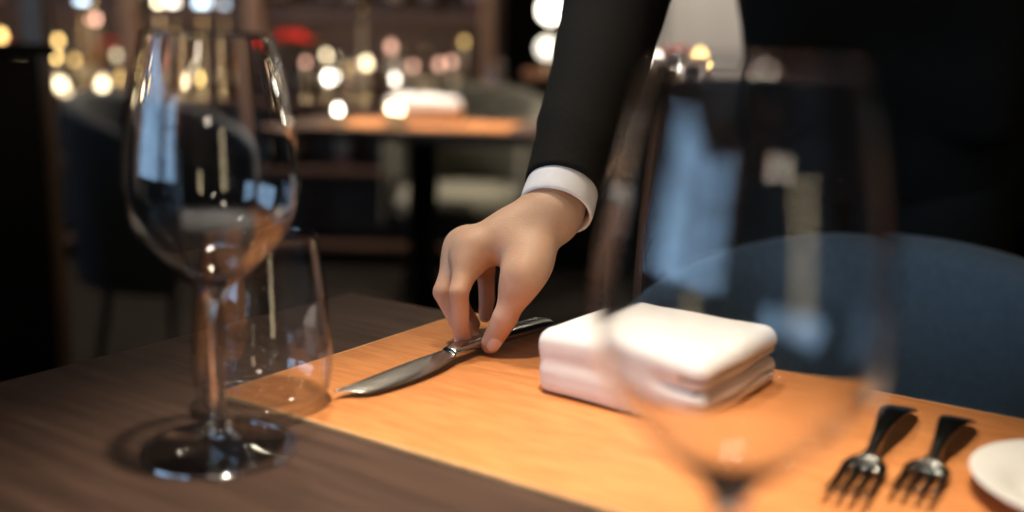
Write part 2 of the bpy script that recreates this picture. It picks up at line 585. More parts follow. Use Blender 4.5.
def copy_thing(root, loc, label, rotz=None):
    r = root.copy(); COL.objects.link(r); r.location = loc; r['label'] = label
    if rotz is not None: r.rotation_euler = (0, 0, rotz)
    for ch in list(root.children):
        c_ = ch.copy(); COL.objects.link(c_); c_.parent = r
        for g in ch.children:
            d_ = g.copy(); COL.objects.link(d_); d_.parent = c_
    return r


g1 = on_table(220, 450)
glass0 = wine_glass('clear empty wine glass on the bare wood beside the water tumbler', g1)
g2 = at(742, 300, 0.285)
glass1 = copy_thing(glass0, (g2[0], g2[1], TZ), 'very close, strongly blurred wine glass in front of the white napkin')

glass1.scale = (0.96, 0.96, 0.96)

tp = on_table(264, 402, MATZ)
tum = thing('water_tumbler', 'short clear water tumbler on the corner of the tan placemat', 'tumbler', tuple(tp))
outer = [(0.0315, 0.0012), (0.0360, 0.0045), (0.0392, 0.012), (0.0405, 0.022), (0.0402, 0.034), (0.0386, 0.052), (0.0360, 0.074), (0.0336, 0.089), (0.0322, 0.1005)]
o = catmull(outer, 5)
inner = []
for i, p in enumerate(o):
    d = o[min(i + 1, len(o) - 1)] - o[max(i - 1, 0)]
    d = d / np.linalg.norm(d)
    q = p + np.array([-d[1], d[0]]) * 0.0012
    if q[1] > 0.0085: inner.append((q[0], q[1]))
obj('glass_wall', lathe([tuple(p) for p in o] + [(0.0317, 0.1011)] + inner[::-1] + [(inner[0][0] - 0.003, 0.0075), (0, 0.0068)], 64), M['glass_wall'], tum)
obj('glass_base', lathe([(0, 0.0012), (0.028, 0.0003), (0.0312, 0.0009), (0.0350, 0.0042), (0.0355, 0.0056), (0.033, 0.0064), (0, 0.0060)], 64), M['glass_wall'], tum)

# ------------------------------------------------------------------ cutlery
def strip(stations, prof_n=12):
    """stations: (s, half width, mid height, half thickness) along +X; flattened oval section"""
    rings = []
    for s, hw, z, ht, *yo in stations:
        y0 = yo[0] if yo else 0.0
        rings.append([(s, y0 + hw * math.copysign(abs(math.cos(a)) ** 0.7, math.cos(a)), z + ht * math.copysign(abs(math.sin(a)) ** 0.8, math.sin(a))) for a in np.linspace(0, 2 * math.pi, prof_n, endpoint=False)])
    return loft(rings)


# table knife: handle end -> blade tip
k0 = on_table(547, 328, MATZ); k1 = on_table(340, 401, MATZ)
kd = k1 - k0
KL = float(np.linalg.norm(kd)); ka = math.atan2(kd[1], kd[0])
knife = thing('table_knife', 'polished steel table knife held between the fingers on the placemat', 'knife', (k0[0], k0[1], MATZ), ka)
hs = [tuple(p) for p in catmull([(0, 0.0045, 0.0048, 0.0022), (0.003, 0.0075, 0.0050, 0.0034), (0.02, 0.0085, 0.0060, 0.0042), (0.06, 0.0072, 0.0072, 0.0042), (0.095, 0.0060, 0.0078, 0.0042), (0.112, 0.0066, 0.0076, 0.0042), (0.120, 0.0062, 0.0072, 0.0030)], 5)]
obj('handle', strip(hs, 16), M['steel'], knife)
bs = [tuple(p) for p in catmull([(0.117, 0.0055, 0.0070, 0.0016, 0), (0.128, 0.0078, 0.0066, 0.0010, 0.0010), (0.150, 0.0104, 0.0058, 0.00085, 0.0022), (0.180, 0.0104, 0.0050, 0.0007, 0.0026), (0.205, 0.0080, 0.0046, 0.0006, 0.0014), (KL - 0.008, 0.0038, 0.0044, 0.0005, -0.0028), (KL, 0.0008, 0.0043, 0.0004, -0.0052)], 5)]
blade = obj('blade', strip(bs, 16), M['steel'], knife)
knife.rotation_euler = (math.radians(-7), 0, ka)


def fork(pa, pb, label):
    d = pb - pa
    L = float(np.linalg.norm(d)); a = math.atan2(d[1], d[0])
    t = thing('fork', label, 'fork', (pa[0], pa[1], MATZ), a, 'forks on the placemat')
    k = L / 0.165
    st = [(0, 0.0050, 0.0030, 0.0012), (0.004, 0.0074, 0.0038, 0.0014), (0.016, 0.0090, 0.0075, 0.0015), (0.045, 0.0074, 0.0135, 0.0016), (0.075, 0.0042, 0.0125, 0.0018), (0.095, 0.0030, 0.0085, 0.0019), (0.102, 0.0038, 0.0070, 0.0016), (0.108, 0.0078, 0.0056, 0.0013)]
    obj('handle', strip([(p[0] * k, *p[1:]) for p in catmull(st, 5)], 14), M['steel_dark'], t)
    st = [(0.105, 0.0062, 0.0062, 0.0012), (0.109, 0.0098, 0.0053, 0.0011), (0.113, 0.0110, 0.0045, 0.0010), (0.116, 0.0110, 0.0040, 0.0010)]
    obj('head', strip([(p[0] * k, *p[1:]) for p in catmull(st, 4)], 14), M['steel_dark'], t)
    for i in range(4):
        y = (i - 1.5) * 0.0060
        st = [(0.113, 0.0022, 0.0044, 0.0010, y), (0.126, 0.0018, 0.0032, 0.0010, y * 1.02), (0.146, 0.0016, 0.0040, 0.0009, y * 1.02), (0.1605, 0.0011, 0.0070, 0.0007, y), (0.165, 0.0004, 0.0086, 0.0004, y)]
        obj('tine', strip([(p[0] * k, *p[1:]) for p in catmull(st, 4)], 10), M['steel_dark'], t)
    return t


fork(on_table(905, 413, MATZ), on_table(840, 510, MATZ), 'steel fork lying nearer to the blurred wine glass')
fork(on_table(963, 425, MATZ), on_table(906, 508, MATZ), 'steel fork lying next to the white side plate')

# side plate with a butter spreader
pc = on_table(1102, 509, MATZ)
plate = thing('side_plate', 'small white porcelain side plate at the right end of the placemat', 'plate', tuple(pc))
pr = catmull([(0.030, 0.0015), (0.036, 0.0022), (0.046, 0.0075), (0.0575, 0.0105), (0.0590, 0.0116), (0.0575, 0.0122), (0.046, 0.0098), (0.036, 0.0052), (0.028, 0.0044)], 4)
obj('dish', lathe([(0, 0.0018)] + [tuple(p) for p in pr] + [(0, 0.0042)], 64), M['porcelain'], plate)
obj('foot_ring', lathe([(0.030, 0.002), (0.031, 0.0), (0.033, 0.0), (0.034, 0.003)], 48), M['porcelain'], plate)
sp = thing('butter_knife', 'small butter knife resting across the white side plate', 'knife', tuple(pc + np.array([0, 0, 0.0126])), math.radians(75))
obj('handle', strip([(-0.068, 0.002, 0, 0.0010), (-0.064, 0.0046, 0, 0.0016), (-0.02, 0.0040, 0, 0.0017), (0.0, 0.0032, 0.0, 0.0016)], 12), M['steel_dark'], sp)
obj('blade', strip([(-0.002, 0.0032, 0, 0.0012), (0.01, 0.0062, 0, 0.0007), (0.05, 0.0070, 0, 0.0006), (0.066, 0.0040, 0, 0.0005)], 12), M['steel_dark'], sp)

# ------------------------------------------------------------------ folded napkin
nA = on_table(532, 391, MATZ)
NL, NWD, NH = 0.115, 0.116, 0.0395
rng = np.random.RandomState(3)
PHS = rng.rand(12, 4) * 6.28


def wob(p, s, amp):
    return amp * (np.sin(p[:, 0] * s + PHS[0, 0]) * np.sin(p[:, 1] * s * 0.8 + PHS[0, 1]) + 0.6 * np.sin(p[:, 0] * s * 1.9 + p[:, 2] * s * 1.3 + PHS[1, 0]) * np.sin(p[:, 1] * s * 1.7 + PHS[1, 1]))


def rbox(p, c, b, r):
    q = np.abs(p - np.array(c, np.float32)) - (np.array(b, np.float32) - r)
    return np.linalg.norm(np.maximum(q, 0), axis=1) + np.minimum(q.max(axis=1), 0) - r


def napkin_sdf(p):
    p = p.copy()
    p[:, 2] = p[:, 2] - 0.0022 * np.sin(p[:, 0] * 30 + 0.3) * (p[:, 2] / NH) * np.cos(p[:, 1] * 19 - 0.4)
    h2 = NH / 2
    a = rbox(p, (NL / 2 + 0.0008, NWD / 2, h2 * 0.5), (NL / 2 - 0.0008, NWD / 2, h2 * 0.51), h2 * 0.40)
    b = rbox(p, (NL / 2 - 0.0005, NWD / 2 + 0.0008, h2 * 1.5), (NL / 2 + 0.0005, NWD / 2, h2 * 0.51), h2 * 0.47)
    opn = np.clip((NL - 0.02 - p[:, 0]) / 0.02, 0.08, 1)
    d = smin(a, b, 0.0125 * opn)
    # the open end shows the cloth layers of each fold
    for zc, dep in ((h2 * 0.52, 0.012), (h2 * 1.38, 0.020), (h2 * 1.02, 0.010)):
        zz = zc + 0.0012 * np.sin(p[:, 1] * 55 + zc * 900)
        slit = np.maximum(np.abs(p[:, 2] - zz) - 0.0011, (NL - dep) - p[:, 0])
        d = np.maximum(d, -slit)
    return d + wob(p, 60, 0.00045)


v, f = sdf_mesh(napkin_sdf, (-0.006, -0.006, -0.004), (NL + 0.006, NWD + 0.006, NH + 0.008), 0.0010, 2)
v[:, 2] = np.maximum(v[:, 2], 0.0002)
nap = obj('folded_napkin', mesh_from(v, f), M['linen'], None, tuple(nA), (0, 0, TH - math.radians(3)))
tag(nap, 'thick folded white linen napkin lying in the middle of the placemat', 'napkin')
# ------------------------------------------------------------------ person (right hand setting the knife down)
D0 = 0.698


def hp(px, py, dz):
    return at(px, py, D0 + dz)


FINGERS = {
    'index': ([(471, 252, 0.006), (459, 292, -0.012), (460, 324, -0.006), (464, 344, 0.002)], [0.0100, 0.0069, 0.0064, 0.0053]),
    'middle': ([(463, 248, 0.024), (443.5, 292, 0.008), (458, 321, 0.012), (473, 337, 0.013)], [0.0104, 0.0075, 0.0066, 0.0055]),
    'ring': ([(466, 246, 0.042), (453, 284, 0.030), (462, 310, 0.034), (473, 324, 0.034)], [0.0104, 0.0078, 0.0068, 0.0055]),
    'little': ([(477, 248, 0.058), (486, 272, 0.054), (487, 298, 0.054), (485, 316, 0.052)], [0.0096, 0.0068, 0.0060, 0.0050]),
    'thumb': ([(549, 236, 0.010), (522, 277, -0.010), (505, 318, -0.008), (490.5, 344, 0.000)], [0.0155, 0.0100, 0.0088, 0.0069]),
}
HW = {k: [hp(*q) for q in v[0]] for k, v in FINGERS.items()}
WR = [hp(550, 215, 0.022), hp(553, 214, 0.044)]
ELBOW = at(630, -40, 0.88)
FA = ELBOW - WR[0]; FA = FA / np.linalg.norm(FA)
IPAX = HW['thumb'][3] - HW['thumb'][2]; IPAX = IPAX / np.linalg.norm(IPAX)
TH_D = -FWD * 0.92 + RT * 0.42 + UP * 0.2
TH_D = TH_D - IPAX * (TH_D @ IPAX); TH_D /= np.linalg.norm(TH_D)


def hand_sdf(p):
    pal = None
    wb = [WR[0] * (1 - t) + WR[1] * t for t in (0.0, 0.35, 0.7, 1.0)]
    for k, fn in enumerate(('index', 'middle', 'ring', 'little')):
        m = HW[fn][0]
        back = wb[k]
        d = rcone(p, back, m * 0.88 + back * 0.12, 0.0165 - 0.001 * k, 0.0112 - 0.0006 * k)
        pal = d if pal is None else smin(pal, d, 0.014)
    # wrist and forearm
    for k, wpt in enumerate(WR):
        pal = smin(pal, rcone(p, wpt, wpt + FA * 0.10, 0.0182 - 0.001 * k, 0.027), 0.014)
    # thenar mass and first web
    th = HW['thumb']
    pal = smin(pal, rcone(p, WR[0] * 0.75 + th[0] * 0.25, th[1], 0.0165, 0.0100), 0.008)
    web_a = HW['index'][0] * 0.45 + WR[0] * 0.55
    pal = smin(pal, rcone(p, web_a, th[1] * 0.8 + th[0] * 0.2, 0.0105, 0.0085), 0.020)
    pal = smin(pal, rcone(p, HW['index'][0] * 0.72 + WR[0] * 0.28, th[1] * 0.6 + th[0] * 0.4, 0.0085, 0.0085), 0.016)
    fingers = None
    for fn in ('index', 'middle', 'ring', 'little', 'thumb'):
        P, R = HW[fn], FINGERS[fn][1]
        s = 1 if fn == 'thumb' else 0
        d = None
        for i in range(s, 3):
            c = rcone(p, P[i], P[i + 1], R[i] * (1.0 if i == s else 1.0), R[i + 1])
            d = c if d is None else smin(d, c, 0.0012)
        if fn != 'thumb':
            # knuckle head
            d = smin(d, ball(p, P[0] - RT * 0.001, R[0] * 0.97), 0.010)
        pal = smin(pal, rcone(p, P[s], P[s] * 0.7 + P[s + 1] * 0.3, R[s] * 0.98, R[s] * 0.93), 0.014)
        fingers = d if fingers is None else smin(fingers, d, 0.0012)
    d = smin(pal, fingers, 0.008)
    # creases over the thumb joint, and lighter ones over the index joint
    ip = HW['thumb'][2]
    q = p - ip.astype(np.float32)
    tt = q @ IPAX.astype(np.float32); dd = q @ TH_D.astype(np.float32)
    m = np.clip(dd / 0.008, 0, 1) * np.exp(-(np.einsum('ij,ij->i', q, q)) / 0.016 ** 2)
    for t0, a in ((-0.0035, 0.0005), (-0.0008, 0.0008), (0.0016, 0.0007), (0.0042, 0.0005)):
        d = d + a * m * np.exp(-((tt - t0) / 0.0007) ** 2)
    ip = HW['index'][2]
    ax = HW['index'][3] - HW['index'][1]; ax /= np.linalg.norm(ax)
    q = p - ip.astype(np.float32)
    tt = q @ ax.astype(np.float32)
    m = np.exp(-(np.einsum('ij,ij->i', q, q)) / 0.011 ** 2)
    for t0 in (-0.001, 0.0012):
        d = d + 0.0004 * m * np.exp(-((tt - t0) / 0.0007) ** 2)
    # tendon ridge over the back of the hand
    for fn in ('index', 'middle'):
        a = HW[fn][0] + UP * 0.010; b = (WR[0] if fn == 'index' else WR[1]) + UP * 0.014
        td = rcone(p, a, b, 0.0022, 0.0012)
        d = d - 0.0006 * np.exp(-(np.maximum(td, 0) / 0.004) ** 2)
    return d


allp = np.array([q for v in HW.values() for q in v] + WR + [WR[0] + FA * 0.09])
lo, hi = allp.min(0) - 0.026, allp.max(0) + 0.026
HV, HF = sdf_mesh(hand_sdf, lo, hi, 0.0011, 3)



# ---- body frame: person bends over the chair towards the table
FACE = np.array([-0.35, -0.93, 0.0]); FACE /= np.linalg.norm(FACE)
LEFT = np.array([0.93, -0.35, 0.0]); LEFT /= np.linalg.norm(LEFT)
ZU = np.array([0, 0, 1.0])
SHR = ELBOW + np.array([0.125, 0.20, 0.185])
NECK = SHR + LEFT * 0.165 + ZU * 0.045
SHL = NECK + LEFT * 0.165 - ZU * 0.045 - FACE * 0.04
HIP = np.array([0.50, 1.38, 0.90])
CHEST = NECK * 0.72 + HIP * 0.28
WAIST = NECK * 0.32 + HIP * 0.68
HIPR, HIPL = HIP - LEFT * 0.09, HIP + LEFT * 0.09
FTR = np.array([HIPR[0], HIPR[1], 0.09]) - LEFT * 0.01
FTL = np.array([HIPL[0], HIPL[1], 0.09]) + LEFT * 0.01
KNR = (HIPR + FTR) / 2 + FACE * 0.02
KNL = (HIPL + FTL) / 2 + FACE * 0.02
ELL = SHL + LEFT * 0.07 - FACE * 0.17 - ZU * 0.22
WRL = ELL - LEFT * 0.16 - FACE * 0.16 - ZU * 0.05
HEADC = NECK + FACE * 0.10 + ZU * 0.175
hd_f = FACE * 0.82 - ZU * 0.57; hd_f /= np.linalg.norm(hd_f)
hd_u = ZU - hd_f * (ZU @ hd_f); hd_u /= np.linalg.norm(hd_u)
hd_l = np.cross(hd_u, hd_f)
HM = np.stack([hd_l, hd_f, hd_u], 1).astype(np.float32)


def hl(x, y, z):
    return HEADC + hd_l * x + hd_f * y + hd_u * z


def head_sdf(p):
    d = ellipsoid(p, hl(0, -0.012, 0.025), (0.073, 0.092, 0.090), HM)
    d = smin(d, ellipsoid(p, hl(0, 0.018, -0.040), (0.058, 0.068, 0.078), HM), 0.04)
    d = smin(d, rcone(p, hl(0, 0.088, 0.000), hl(0, 0.104, -0.030), 0.008, 0.0125), 0.012)
    d = smin(d, ball(p, hl(0, 0.070, -0.098), 0.018), 0.02)
    for s in (-1, 1):
        d = smin(d, ellipsoid(p, hl(s * 0.074, -0.008, -0.012), (0.009, 0.018, 0.031), HM), 0.006)
        d = smin(d, rcone(p, hl(s * 0.016, 0.082, 0.020), hl(s * 0.046, 0.070, 0.018), 0.006, 0.005), 0.012)
        d = np.maximum(d, -(ellipsoid(p, hl(s * 0.031, 0.093, 0.004), (0.016, 0.012, 0.009), HM)))
        d = smin(d, ball(p, hl(s * 0.031, 0.072, 0.004), 0.012), 0.004)
    d = smin(d, rcone(p, hl(-0.018, 0.081, -0.062), hl(0.018, 0.081, -0.062), 0.006, 0.006), 0.006)
    d = smin(d, rcone(p, hl(-0.015, 0.080, -0.073), hl(0.015, 0.080, -0.073), 0.0065, 0.0065), 0.005)
    d = d + 0.003 * np.exp(-((((p - hl(0, 0.09, -0.0672).astype(np.float32)) @ HM)[:, 2]) / 0.0016) ** 2) * (np.abs(((p - HEADC.astype(np.float32)) @ HM)[:, 0]) < 0.022)
    return d


def core_sdf(p):
    d = rcone(p, NECK - ZU * 0.03, hl(0, -0.02, -0.06), 0.056, 0.052)
    d = smin(d, head_sdf(p), 0.02)
    for a, b, r1, r2 in ((CHEST, WAIST, 0.10, 0.095), (WAIST, HIP, 0.095, 0.10), (NECK - ZU * 0.04, CHEST, 0.075, 0.1),
                         (NECK - ZU * 0.04, SHR, 0.05, 0.045), (NECK - ZU * 0.04, SHL, 0.05, 0.045),
                         (SHR, ELBOW, 0.042, 0.033), (ELBOW, WR[0] + FA * 0.05, 0.033, 0.022),
                         (SHL, ELL, 0.042, 0.033), (ELL, WRL, 0.033, 0.022),
                         (HIPR, KNR, 0.075, 0.05), (KNR, FTR, 0.05, 0.032), (HIPL, KNL, 0.075, 0.05), (KNL, FTL, 0.05, 0.032),
                         (FTR - ZU * 0.05, FTR - ZU * 0.055 + FACE * 0.13, 0.03, 0.026), (FTL - ZU * 0.05, FTL - ZU * 0.055 + FACE * 0.13, 0.03, 0.026)):
        d = smin(d, rcone(p, a, b, r1, r2), 0.03)
    for s, a in ((-1, CHEST), (1, CHEST)):
        d = smin(d, rcone(p, CHEST + LEFT * s * 0.07, WAIST + LEFT * s * 0.05, 0.085, 0.08), 0.04)
    # relaxed left hand behind the back
    hdir = WRL - ELL; hdir = hdir / np.linalg.norm(hdir)
    side = np.cross(hdir, -FACE); side /= np.linalg.norm(side)
    nrm = np.cross(hdir, side)
    pm_ = WRL + hdir * 0.085
    for i in range(4):
        o = side * (i - 1.5) * 0.019
        d = smin(d, rcone(p, WRL + o * 0.5, pm_ + o, 0.016, 0.011), 0.012)
    for i, L in enumerate((0.062, 0.072, 0.068, 0.054)):
        o = side * (i - 1.5) * 0.021
        mid = pm_ + o + hdir * L * 0.55 - nrm * 0.006
        d = smin(d, rcone(p, pm_ + o, mid, 0.0095, 0.008), 0.003)
        d = smin(d, rcone(p, mid, mid + hdir * L * 0.45 - nrm * 0.018, 0.008, 0.0065), 0.003)
    t1 = WRL + hdir * 0.03 - side * 0.03
    d = smin(d, rcone(p, t1, t1 + hdir * 0.04 - side * 0.018, 0.013, 0.0105), 0.008)
    d = smin(d, rcone(p, t1 + hdir * 0.04 - side * 0.018, t1 + hdir * 0.07 - side * 0.018, 0.0105, 0.0075), 0.003)
    return d


ctrl = np.array([NECK, SHR, SHL, HIP, ELBOW, ELL, WRL, HEADC, FTR, FTL, WR[0]])
lo = ctrl.min(0) - 0.2; hi = ctrl.max(0) + 0.2
lo[2] = -0.01
BV, BF = sdf_mesh(core_sdf, lo, hi, 0.0046, 2)
PBASE = np.array([HIP[0], HIP[1], 0.0])
person = obj('person', mesh_from(np.concatenate([BV, HV]) - PBASE, np.concatenate([BF, HF + len(BV)])), M['skin'], None, tuple(PBASE))
bl = np.zeros(len(BV) + len(HV))
for fn, P_ in HW.items():
    for q, rr, am in ((P_[3], 0.013, 0.50), (P_[2], 0.008, 0.35), (P_[1], 0.009, 0.30), (P_[0], 0.010, 0.18 if fn != 'thumb' else 0.0)):
        d_ = np.linalg.norm(HV - q, axis=1)
        bl[len(BV):] = np.maximum(bl[len(BV):], am * np.exp(-(d_ / rr) ** 2))
at_ = person.data.attributes.new('blush', 'FLOAT', 'POINT')
at_.data.foreach_set('value', bl)
tag(person, 'person in a black suit leaning over to set down the knife with one hand', 'person')


def nail(fn, dors, ln, wd):
    P, R = HW[fn], FINGERS[fn][1]
    ax = P[3] - P[2]; L = np.linalg.norm(ax); ax = ax / L
    n = dors - ax * (dors @ ax); n /= np.linalg.norm(n)
    b = np.cross(ax, n)
    rows = []
    for thick in (0.0009, -0.0006):
        for i in range(9):
            u = -1 + 2 * i / 8
            s = L - 0.0036 + u * ln
            rr = R[2] + (R[3] - R[2]) * min(max(s / L, 0), 1)
            half = wd * math.sqrt(max(1 - abs(u) ** 3.2, 0.02))
            row = []
            drop = 0.0010 * max(u, 0) ** 2 + 0.0006 * max(-u, 0) ** 3
            for j in range(9):
                a = (-1 + 2 * j / 8) * half
                row.append(P[2] + ax * s + (n * math.cos(a) + b * math.sin(a)) * (rr + thick - drop) - PBASE)
            rows.append(row)
    vs = [q for r in rows for q in r]
    fs = []
    for i in range(8):
        for j in range(8):
            k = i * 9 + j
            fs.append((k, k + 1, k + 10, k + 9)); fs.append((81 + k, 81 + k + 9, 81 + k + 10, 81 + k + 1))
    return obj('fingernail', mesh_from(vs, fs), M['nail'], person)


nail('thumb', TH_D, 0.0058, 0.62)
nail('index', -RT * 0.9 - FWD * 0.45, 0.0048, 0.70)
nail('middle', -RT * 0.9 - UP * 0.3, 0.0048, 0.70)
nail('ring', -RT * 0.9 - UP * 0.3, 0.0045, 0.70)

# shirt: cuff at the right wrist (open sleeve end), collar
def open_sleeve(name, path, radii, thick, depth, material, parent, seg=40, wrinkle=0.0, ph=0.0):
    """tube open at its first point; the wall turns inwards there"""
    _, rings = tube(path, radii, seg, False)
    P = [np.array(q, float) for q in path]
    out = []
    for i, r in enumerate(rings):
        out.append([q + (q - P[i]) / np.linalg.norm(q - P[i]) * wrinkle * (math.sin(i * 1.1 + 2.1 * math.sin(k / seg * 6.283 + ph) + ph) * 0.6 + math.sin(i * 2.3 + k / seg * 12.566 + ph) * 0.4) * min(1, i / 6) for k, q in enumerate(r)])
    ax = P[1] - P[0]; ax = ax / np.linalg.norm(ax)
    r0 = out[0]
    inn0 = [P[0] + (q - P[0]) * (1 - thick / np.linalg.norm(q - P[0])) + ax * thick * 0.3 for q in r0]
    mid = [(a + b) / 2 - ax * thick * 0.35 for a, b in zip(r0, inn0)]
    inn1 = [q + ax * depth for q in inn0]
    m = loft([inn1, inn0, mid] + out, True, False)
    m.transform(Matrix.Translation(Vector(-PBASE)))
    return obj(name, m, material, parent)


CU0 = at(555.5, 211, 0.724)
cuff_path = [CU0 + FA * t for t in (0, 0.002, 0.006, 0.012, 0.02, 0.03, 0.04, 0.055)]
open_sleeve('shirt_cuff', cuff_path, [0.0268, 0.0272, 0.0273, 0.0272, 0.0268, 0.0262, 0.025, 0.024], 0.0022, 0.03, M['shirt'], person)

JA0 = CU0 + FA * 0.0205 + RT * 0.0005
jp = [JA0, JA0 + FA * 0.004] + [q for q in catmull([JA0 + FA * 0.012, JA0 + FA * 0.07, JA0 * 0.35 + ELBOW * 0.65, ELBOW + FACE * 0.01, ELBOW * 0.6 + SHR * 0.4, ELBOW * 0.2 + SHR * 0.8, SHR + ZU * 0.004], 6)]
jr0 = [0.0288, 0.0292] + list(np.interp(np.linspace(0, 1, len(jp) - 2), [0, 0.17, 0.36, 0.5, 0.66, 0.84, 1], [0.0296, 0.0350, 0.0430, 0.0500, 0.054, 0.062, 0.066]))


def jacket_sdf(p):
    d = None
    for a, b, r1, r2 in ((CHEST, WAIST, 0.118, 0.112), (WAIST, HIP, 0.112, 0.125), (NECK - ZU * 0.06, CHEST, 0.085, 0.118),
                         (NECK - ZU * 0.035, SHR, 0.052, 0.060), (NECK - ZU * 0.035, SHL, 0.052, 0.060)):
        c = rcone(p, a, b, r1, r2)
        d = c if d is None else smin(d, c, 0.03)
    for s in (-1, 1):
        d = smin(d, rcone(p, CHEST + LEFT * s * 0.093, WAIST + LEFT * s * 0.078, 0.10, 0.094), 0.05)
        d = smin(d, rcone(p, WAIST + LEFT * s * 0.07, HIP + LEFT * s * 0.075 - ZU * 0.04, 0.092, 0.115), 0.05)
        # front panels hang straight down below the bent chest
        d = smin(d, rcone(p, CHEST + LEFT * s * 0.105 + FACE * 0.02 - ZU * 0.06, CHEST + LEFT * s * 0.12 - FACE * 0.07 - ZU * 0.26, 0.05, 0.035), 0.06)
    # cut: collar opening and hem
    d = np.maximum(d, -(rcone(p, NECK - ZU * 0.02 + FACE * 0.01, NECK + ZU * 0.12 + FACE * 0.05, 0.060, 0.09)))
    d = np.maximum(d, 0.78 - p[:, 2])
    # wool folds
    d = d + 0.003 * np.sin(p[:, 2] * 42 + 7 * p[:, 0]) * np.sin(p[:, 0] * 25 + p[:, 1] * 18)
    return d


ctrl = np.array([NECK, SHR, SHL, HIP])
lo = ctrl.min(0) - 0.26; hi = ctrl.max(0) + 0.26
lo[2] = 0.74
v, f = sdf_mesh(jacket_sdf, lo, hi, 0.007, 2)
jacket = obj('jacket', mesh_from(v - PBASE, f), M['suit'], person)
open_sleeve('sleeve', jp, jr0, 0.003, 0.05, M['suit'], jacket, 48, 0.0012, 0.7)
lp = [q for q in catmull([WRL - (WRL - ELL) * 0.06, WRL * 0.6 + ELL * 0.4, ELL, ELL * 0.5 + SHL * 0.5, SHL + ZU * 0.004], 6)]
open_sleeve('sleeve', lp, list(np.interp(np.linspace(0, 1, len(lp)), [0, 0.25, 0.5, 0.75, 1], [0.031, 0.040, 0.048, 0.055, 0.064])), 0.003, 0.05, M['suit'], jacket, 40, 0.0015, 2.0)
for s in (-1, 1):   # lapels folded on the chest
    a = NECK + LEFT * s * 0.062 + FACE * 0.045 - ZU * 0.0
    b = CHEST + LEFT * s * 0.055 + FACE * 0.125 - ZU * 0.02
    c_ = CHEST * 0.5 + WAIST * 0.5 + FACE * 0.118 + LEFT * s * 0.004
    e_ = CHEST + LEFT * s * 0.015 + FACE * 0.122 + ZU * 0.02
    q4 = [a, b, c_, e_]
    nn = FACE * 0.006 + ZU * 0.002
    vs = [p_ - PBASE for p_ in q4] + [p_ + nn - PBASE for p_ in q4]
    obj('lapel', mesh_from(vs, [(0, 1, 2, 3), (7, 6, 5, 4), (0, 4, 5, 1), (1, 5, 6, 2), (2, 6, 7, 3), (3, 7, 4, 0)], False), M['suit'], jacket)


def trouser_sdf(p):
    d = None
    for a, b, r1, r2 in ((HIPR + ZU * 0.05, KNR, 0.098, 0.072), (KNR, FTR - ZU * 0.0, 0.072, 0.058), (HIPL + ZU * 0.05, KNL, 0.098, 0.072), (KNL, FTL, 0.072, 0.058), (HIPR, HIPL, 0.11, 0.11)):
        c = rcone(p, a, b, r1, r2)
        d = c if d is None else smin(d, c, 0.03)
    return np.maximum(d, 0.065 - p[:, 2]) + 0.002 * np.sin(p[:, 2] * 50) * np.sin(p[:, 0] * 30)


ctrl = np.array([HIPR, HIPL, FTR, FTL])
v, f = sdf_mesh(trouser_sdf, ctrl.min(0) - np.array([0.15, 0.15, 0.09]), ctrl.max(0) + 0.15, 0.008, 2)
obj('trousers', mesh_from(v - PBASE, f), M['suit'], person)
for ft in (FTR, FTL):
    def shoe_sdf(p, ft=ft):
        d = rcone(p, ft - ZU * 0.048 - FACE * 0.02, ft - ZU * 0.056 + FACE * 0.14, 0.041, 0.033)
        d = smin(d, rcone(p, ft - ZU * 0.03, ft - ZU * 0.0, 0.042, 0.046), 0.03)
        return np.maximum(d, 0.002 - p[:, 2])
    v, f = sdf_mesh(shoe_sdf, ft - np.array([0.2, 0.24, 0.095]), ft + np.array([0.2, 0.1, 0.07]), 0.006, 2)
    obj('shoe', mesh_from(v - PBASE, f), M['black_panel'], person)


def hair_sdf(p):
    d = ellipsoid(p, hl(0, -0.018, 0.032), (0.081, 0.096, 0.094), HM)
    q = (p - HEADC.astype(np.float32)) @ HM
    cut = (q[:, 1] - 0.035) * 0.8 - (q[:, 2] - 0.045)
    d = np.maximum(d, cut * 0.75)
    d = np.maximum(d, -(q[:, 2] + 0.075))
    d = smin(d, ball(p, hl(0, -0.125, 0.03), 0.036), 0.012)
    return d


v, f = sdf_mesh(hair_sdf, HEADC - 0.2, HEADC + 0.2, 0.005, 2)
obj('hair', mesh_from(v - PBASE, f), M['hair'], person)
for s in (-1, 1):
    obj('eye', lathe([(0, -0.0118), (0.006, -0.0102), (0.0103, -0.006), (0.0118, 0), (0.0103, 0.006), (0.006, 0.0102), (0, 0.0118)], 16), mat('eye_white', (0.7, 0.7, 0.68), 0.2), person, tuple(hl(s * 0.031, 0.0735, 0.004) - PBASE))
cl = NECK + FACE * 0.012 + ZU * 0.012
_, rg = tube([cl - ZU * 0.03, cl, cl + ZU * 0.02 + FACE * 0.01], [0.066, 0.062, 0.060], 32, False)
m_ = loft(rg + [[q * 0.97 + (cl + ZU * 0.02) * 0.03 for q in rg[-1]]], True, False)
m_.transform(Matrix.Translation(Vector(-PBASE)))
obj('shirt_collar', m_, M['shirt'], person)
